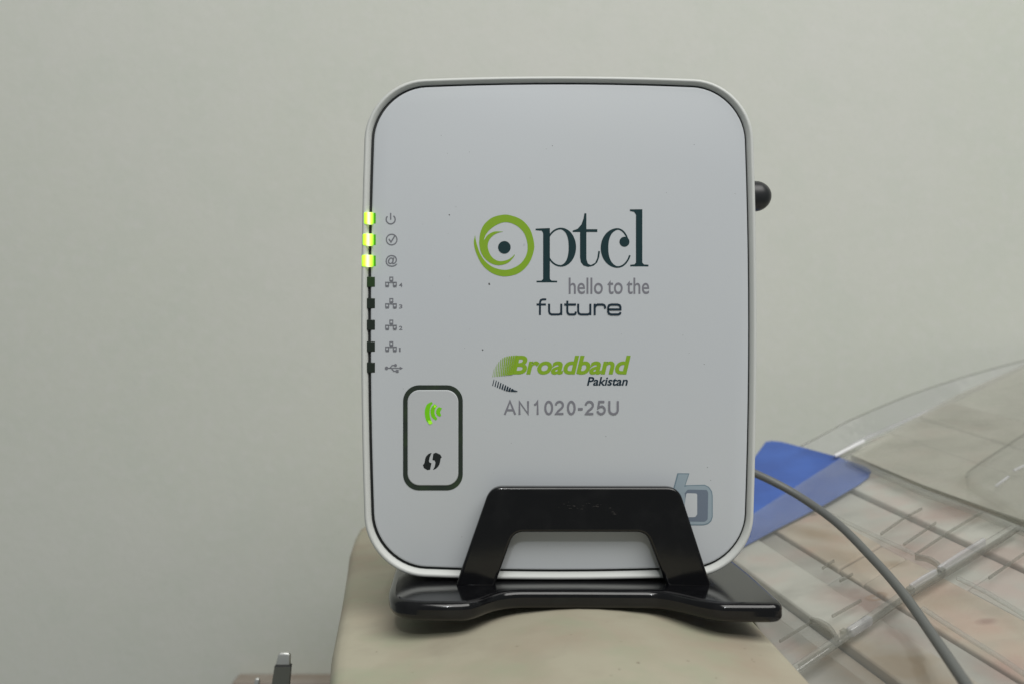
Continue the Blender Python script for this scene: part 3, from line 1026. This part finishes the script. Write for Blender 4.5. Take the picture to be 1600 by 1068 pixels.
# curved upright flap at the back with its fold
fold_px = smooth_line([(1306, 711), (1325, 700), (1345, 688), (1420, 655), (1500, 620), (1560, 592), (1625, 560)], 5)
arc_px = smooth_line([(1252, 696), (1285, 679), (1330, 655), (1420, 617), (1500, 590), (1560, 573), (1625, 556)], 5)
lo = [PT(p.x, p.y, 0.0032) for p in fold_px]
hi = []
for p, q in zip(arc_px, lo):
    y = min(q.y + 0.010, YW - 0.004)
    hi.append(W(p.x, p.y, y))
n = len(lo)
th = Vector((0, 0.0005, 0))
vs = lo + hi + [p + th for p in lo] + [p + th for p in hi]
fs = []
for i in range(n - 1):
    fs += [[i, i + 1, n + i + 1, n + i], [2 * n + i, 3 * n + i, 3 * n + i + 1, 2 * n + i + 1], [n + i, n + i + 1, 3 * n + i + 1, 3 * n + i], [i, 2 * n + i, 2 * n + i + 1, i + 1]]
obj("flap", vs, fs, M_clear2, case)
obj("flap_edge", *tube(hi, 0.00035, 8), M_edge, case, smooth=True)
obj("fold_ridge", *tube(lo, lambda t: 0.0011 - 0.0006 * t, 10), M_gleam, case, smooth=True)

# ------------------------------------------------------------------ grey cable
ck = [(W(1080, 716, 0.040)), W(1130, 722, 0.048), W(1178, 738, 0.052), W(1240, 769, 0.048), W(1305, 814, 0.034), W(1360, 868, 0.012), W(1410, 925, -0.012), W(1465, 1003, -0.045), W(1512, 1072, -0.072), W(1560, 1140, -0.095), W(1600, 1210, -0.115)]
cable = obj("cable", *tube(smooth_line(ck, 8), 0.00145, 18), M_cable, smooth=True)
cable["label"] = "thin grey cable curving down from behind the router to the lower right"
cable["category"] = "cable"

# ------------------------------------------------------------------ plug prongs and brown ledge at the lower left
plug = thing("power_plug", "metal plug prongs pointing up at the bottom edge, left of the beige block", "plug")


def prong(x0, x1, ytop, Y, hgt, lean):
    a, b = W(x0, ytop, Y), W(x1, ytop, Y)
    wd = b.x - a.x
    c = (a + b) / 2
    lv = [(-0.0, 0.62, 0.70), (0.0009, 0.86, 1.0), (0.0044, 1.0, 1.0), (0.0050, 1.16, 1.25), (hgt, 1.42, 1.25)]
    vs, fs = [], []
    for dz, sw_, st in lv:
        cx = c.x - lean * dz
        for sx, sy in ((-1, -1), (1, -1), (1, 1), (-1, 1)):
            vs.append((cx + sx * wd / 2 * sw_, Y + sy * 0.00085 * st, c.z - dz))
    for j in range(len(lv) - 1):
        for k in range(4):
            fs.append([j * 4 + k, j * 4 + (k + 1) % 4, (j + 1) * 4 + (k + 1) % 4, (j + 1) * 4 + k])
    fs += [[3, 2, 1, 0], [len(vs) - 4 + k for k in range(4)]]
    return vs, fs


def make_prong(x0, x1, yt, Y):
    vs, fs = prong(x0, x1, yt, Y, 0.026, 0.12)
    cl = [Vector(v) for v in vs[8:16]]
    for i, q in enumerate(cl):
        mid = sum((Vector(v) for v in vs[8:12]), Vector()) / 4
        q.x = mid.x + (q.x - mid.x) * 1.03
        q.y = mid.y + (q.y - mid.y) * 1.04
    t = obj("prong", vs[4 * 3:] , [[0, 1, 5, 4], [1, 2, 6, 5], [2, 3, 7, 6], [3, 0, 4, 7], [3, 2, 1, 0], [4, 5, 6, 7]], M_metald, plug, bevel=(0.0002, 2))
    obj("collar", cl, [[0, 1, 5, 4], [1, 2, 6, 5], [2, 3, 7, 6], [3, 0, 4, 7], [3, 2, 1, 0], [4, 5, 6, 7]], M_collar, t)
    f2 = [f for f in fs if max(f) < 12] + [[8, 9, 10, 11]]
    obj("prong_tip", [Vector(v) + (Vector((0, 0, -0.0001)) if i >= 8 else Vector((0, 0, 0))) for i, v in enumerate(vs[:12])], f2, M_metal, t, bevel=(0.0003, 2), label="bright polished prong tip")


M_collar = mat("dark_collar", (0.03, 0.03, 0.03), 0.5)
make_prong(434, 456, 1018, 0.050)
make_prong(398, 407, 1058, 0.075)
# plug body below the frame
b0 = W(428, 1135, 0.062)
pb = [(-0.016, -0.017), (0.014, -0.017), (0.016, 0.03), (-0.018, 0.03)]
obj("plug_body", *extrude_poly([[(b0.x + x, b0.y + y) for x, y in pb]], lambda x, y: Vector((x, y, b0.z)), lambda x, y: Vector((x, y, b0.z - 0.035))), M_knob, plug, bevel=(0.002, 3))

a, b = W(372, 1051, 0.2345), W(516, 1051, 0.2345)
vs = [(x, y, z) for z in (-0.32, a.z) for y in (0.222, YW) for x in (a.x, b.x + 0.03)]
fs = [[0, 1, 3, 2], [4, 6, 7, 5], [0, 4, 5, 1], [2, 3, 7, 6], [0, 2, 6, 4], [1, 5, 7, 3]]
ledge = obj("wooden_ledge", vs, fs, M_brown, bevel=(0.002, 3))
ledge["label"] = "low brown wooden ledge against the wall behind the metal prongs"
ledge["category"] = "ledge"
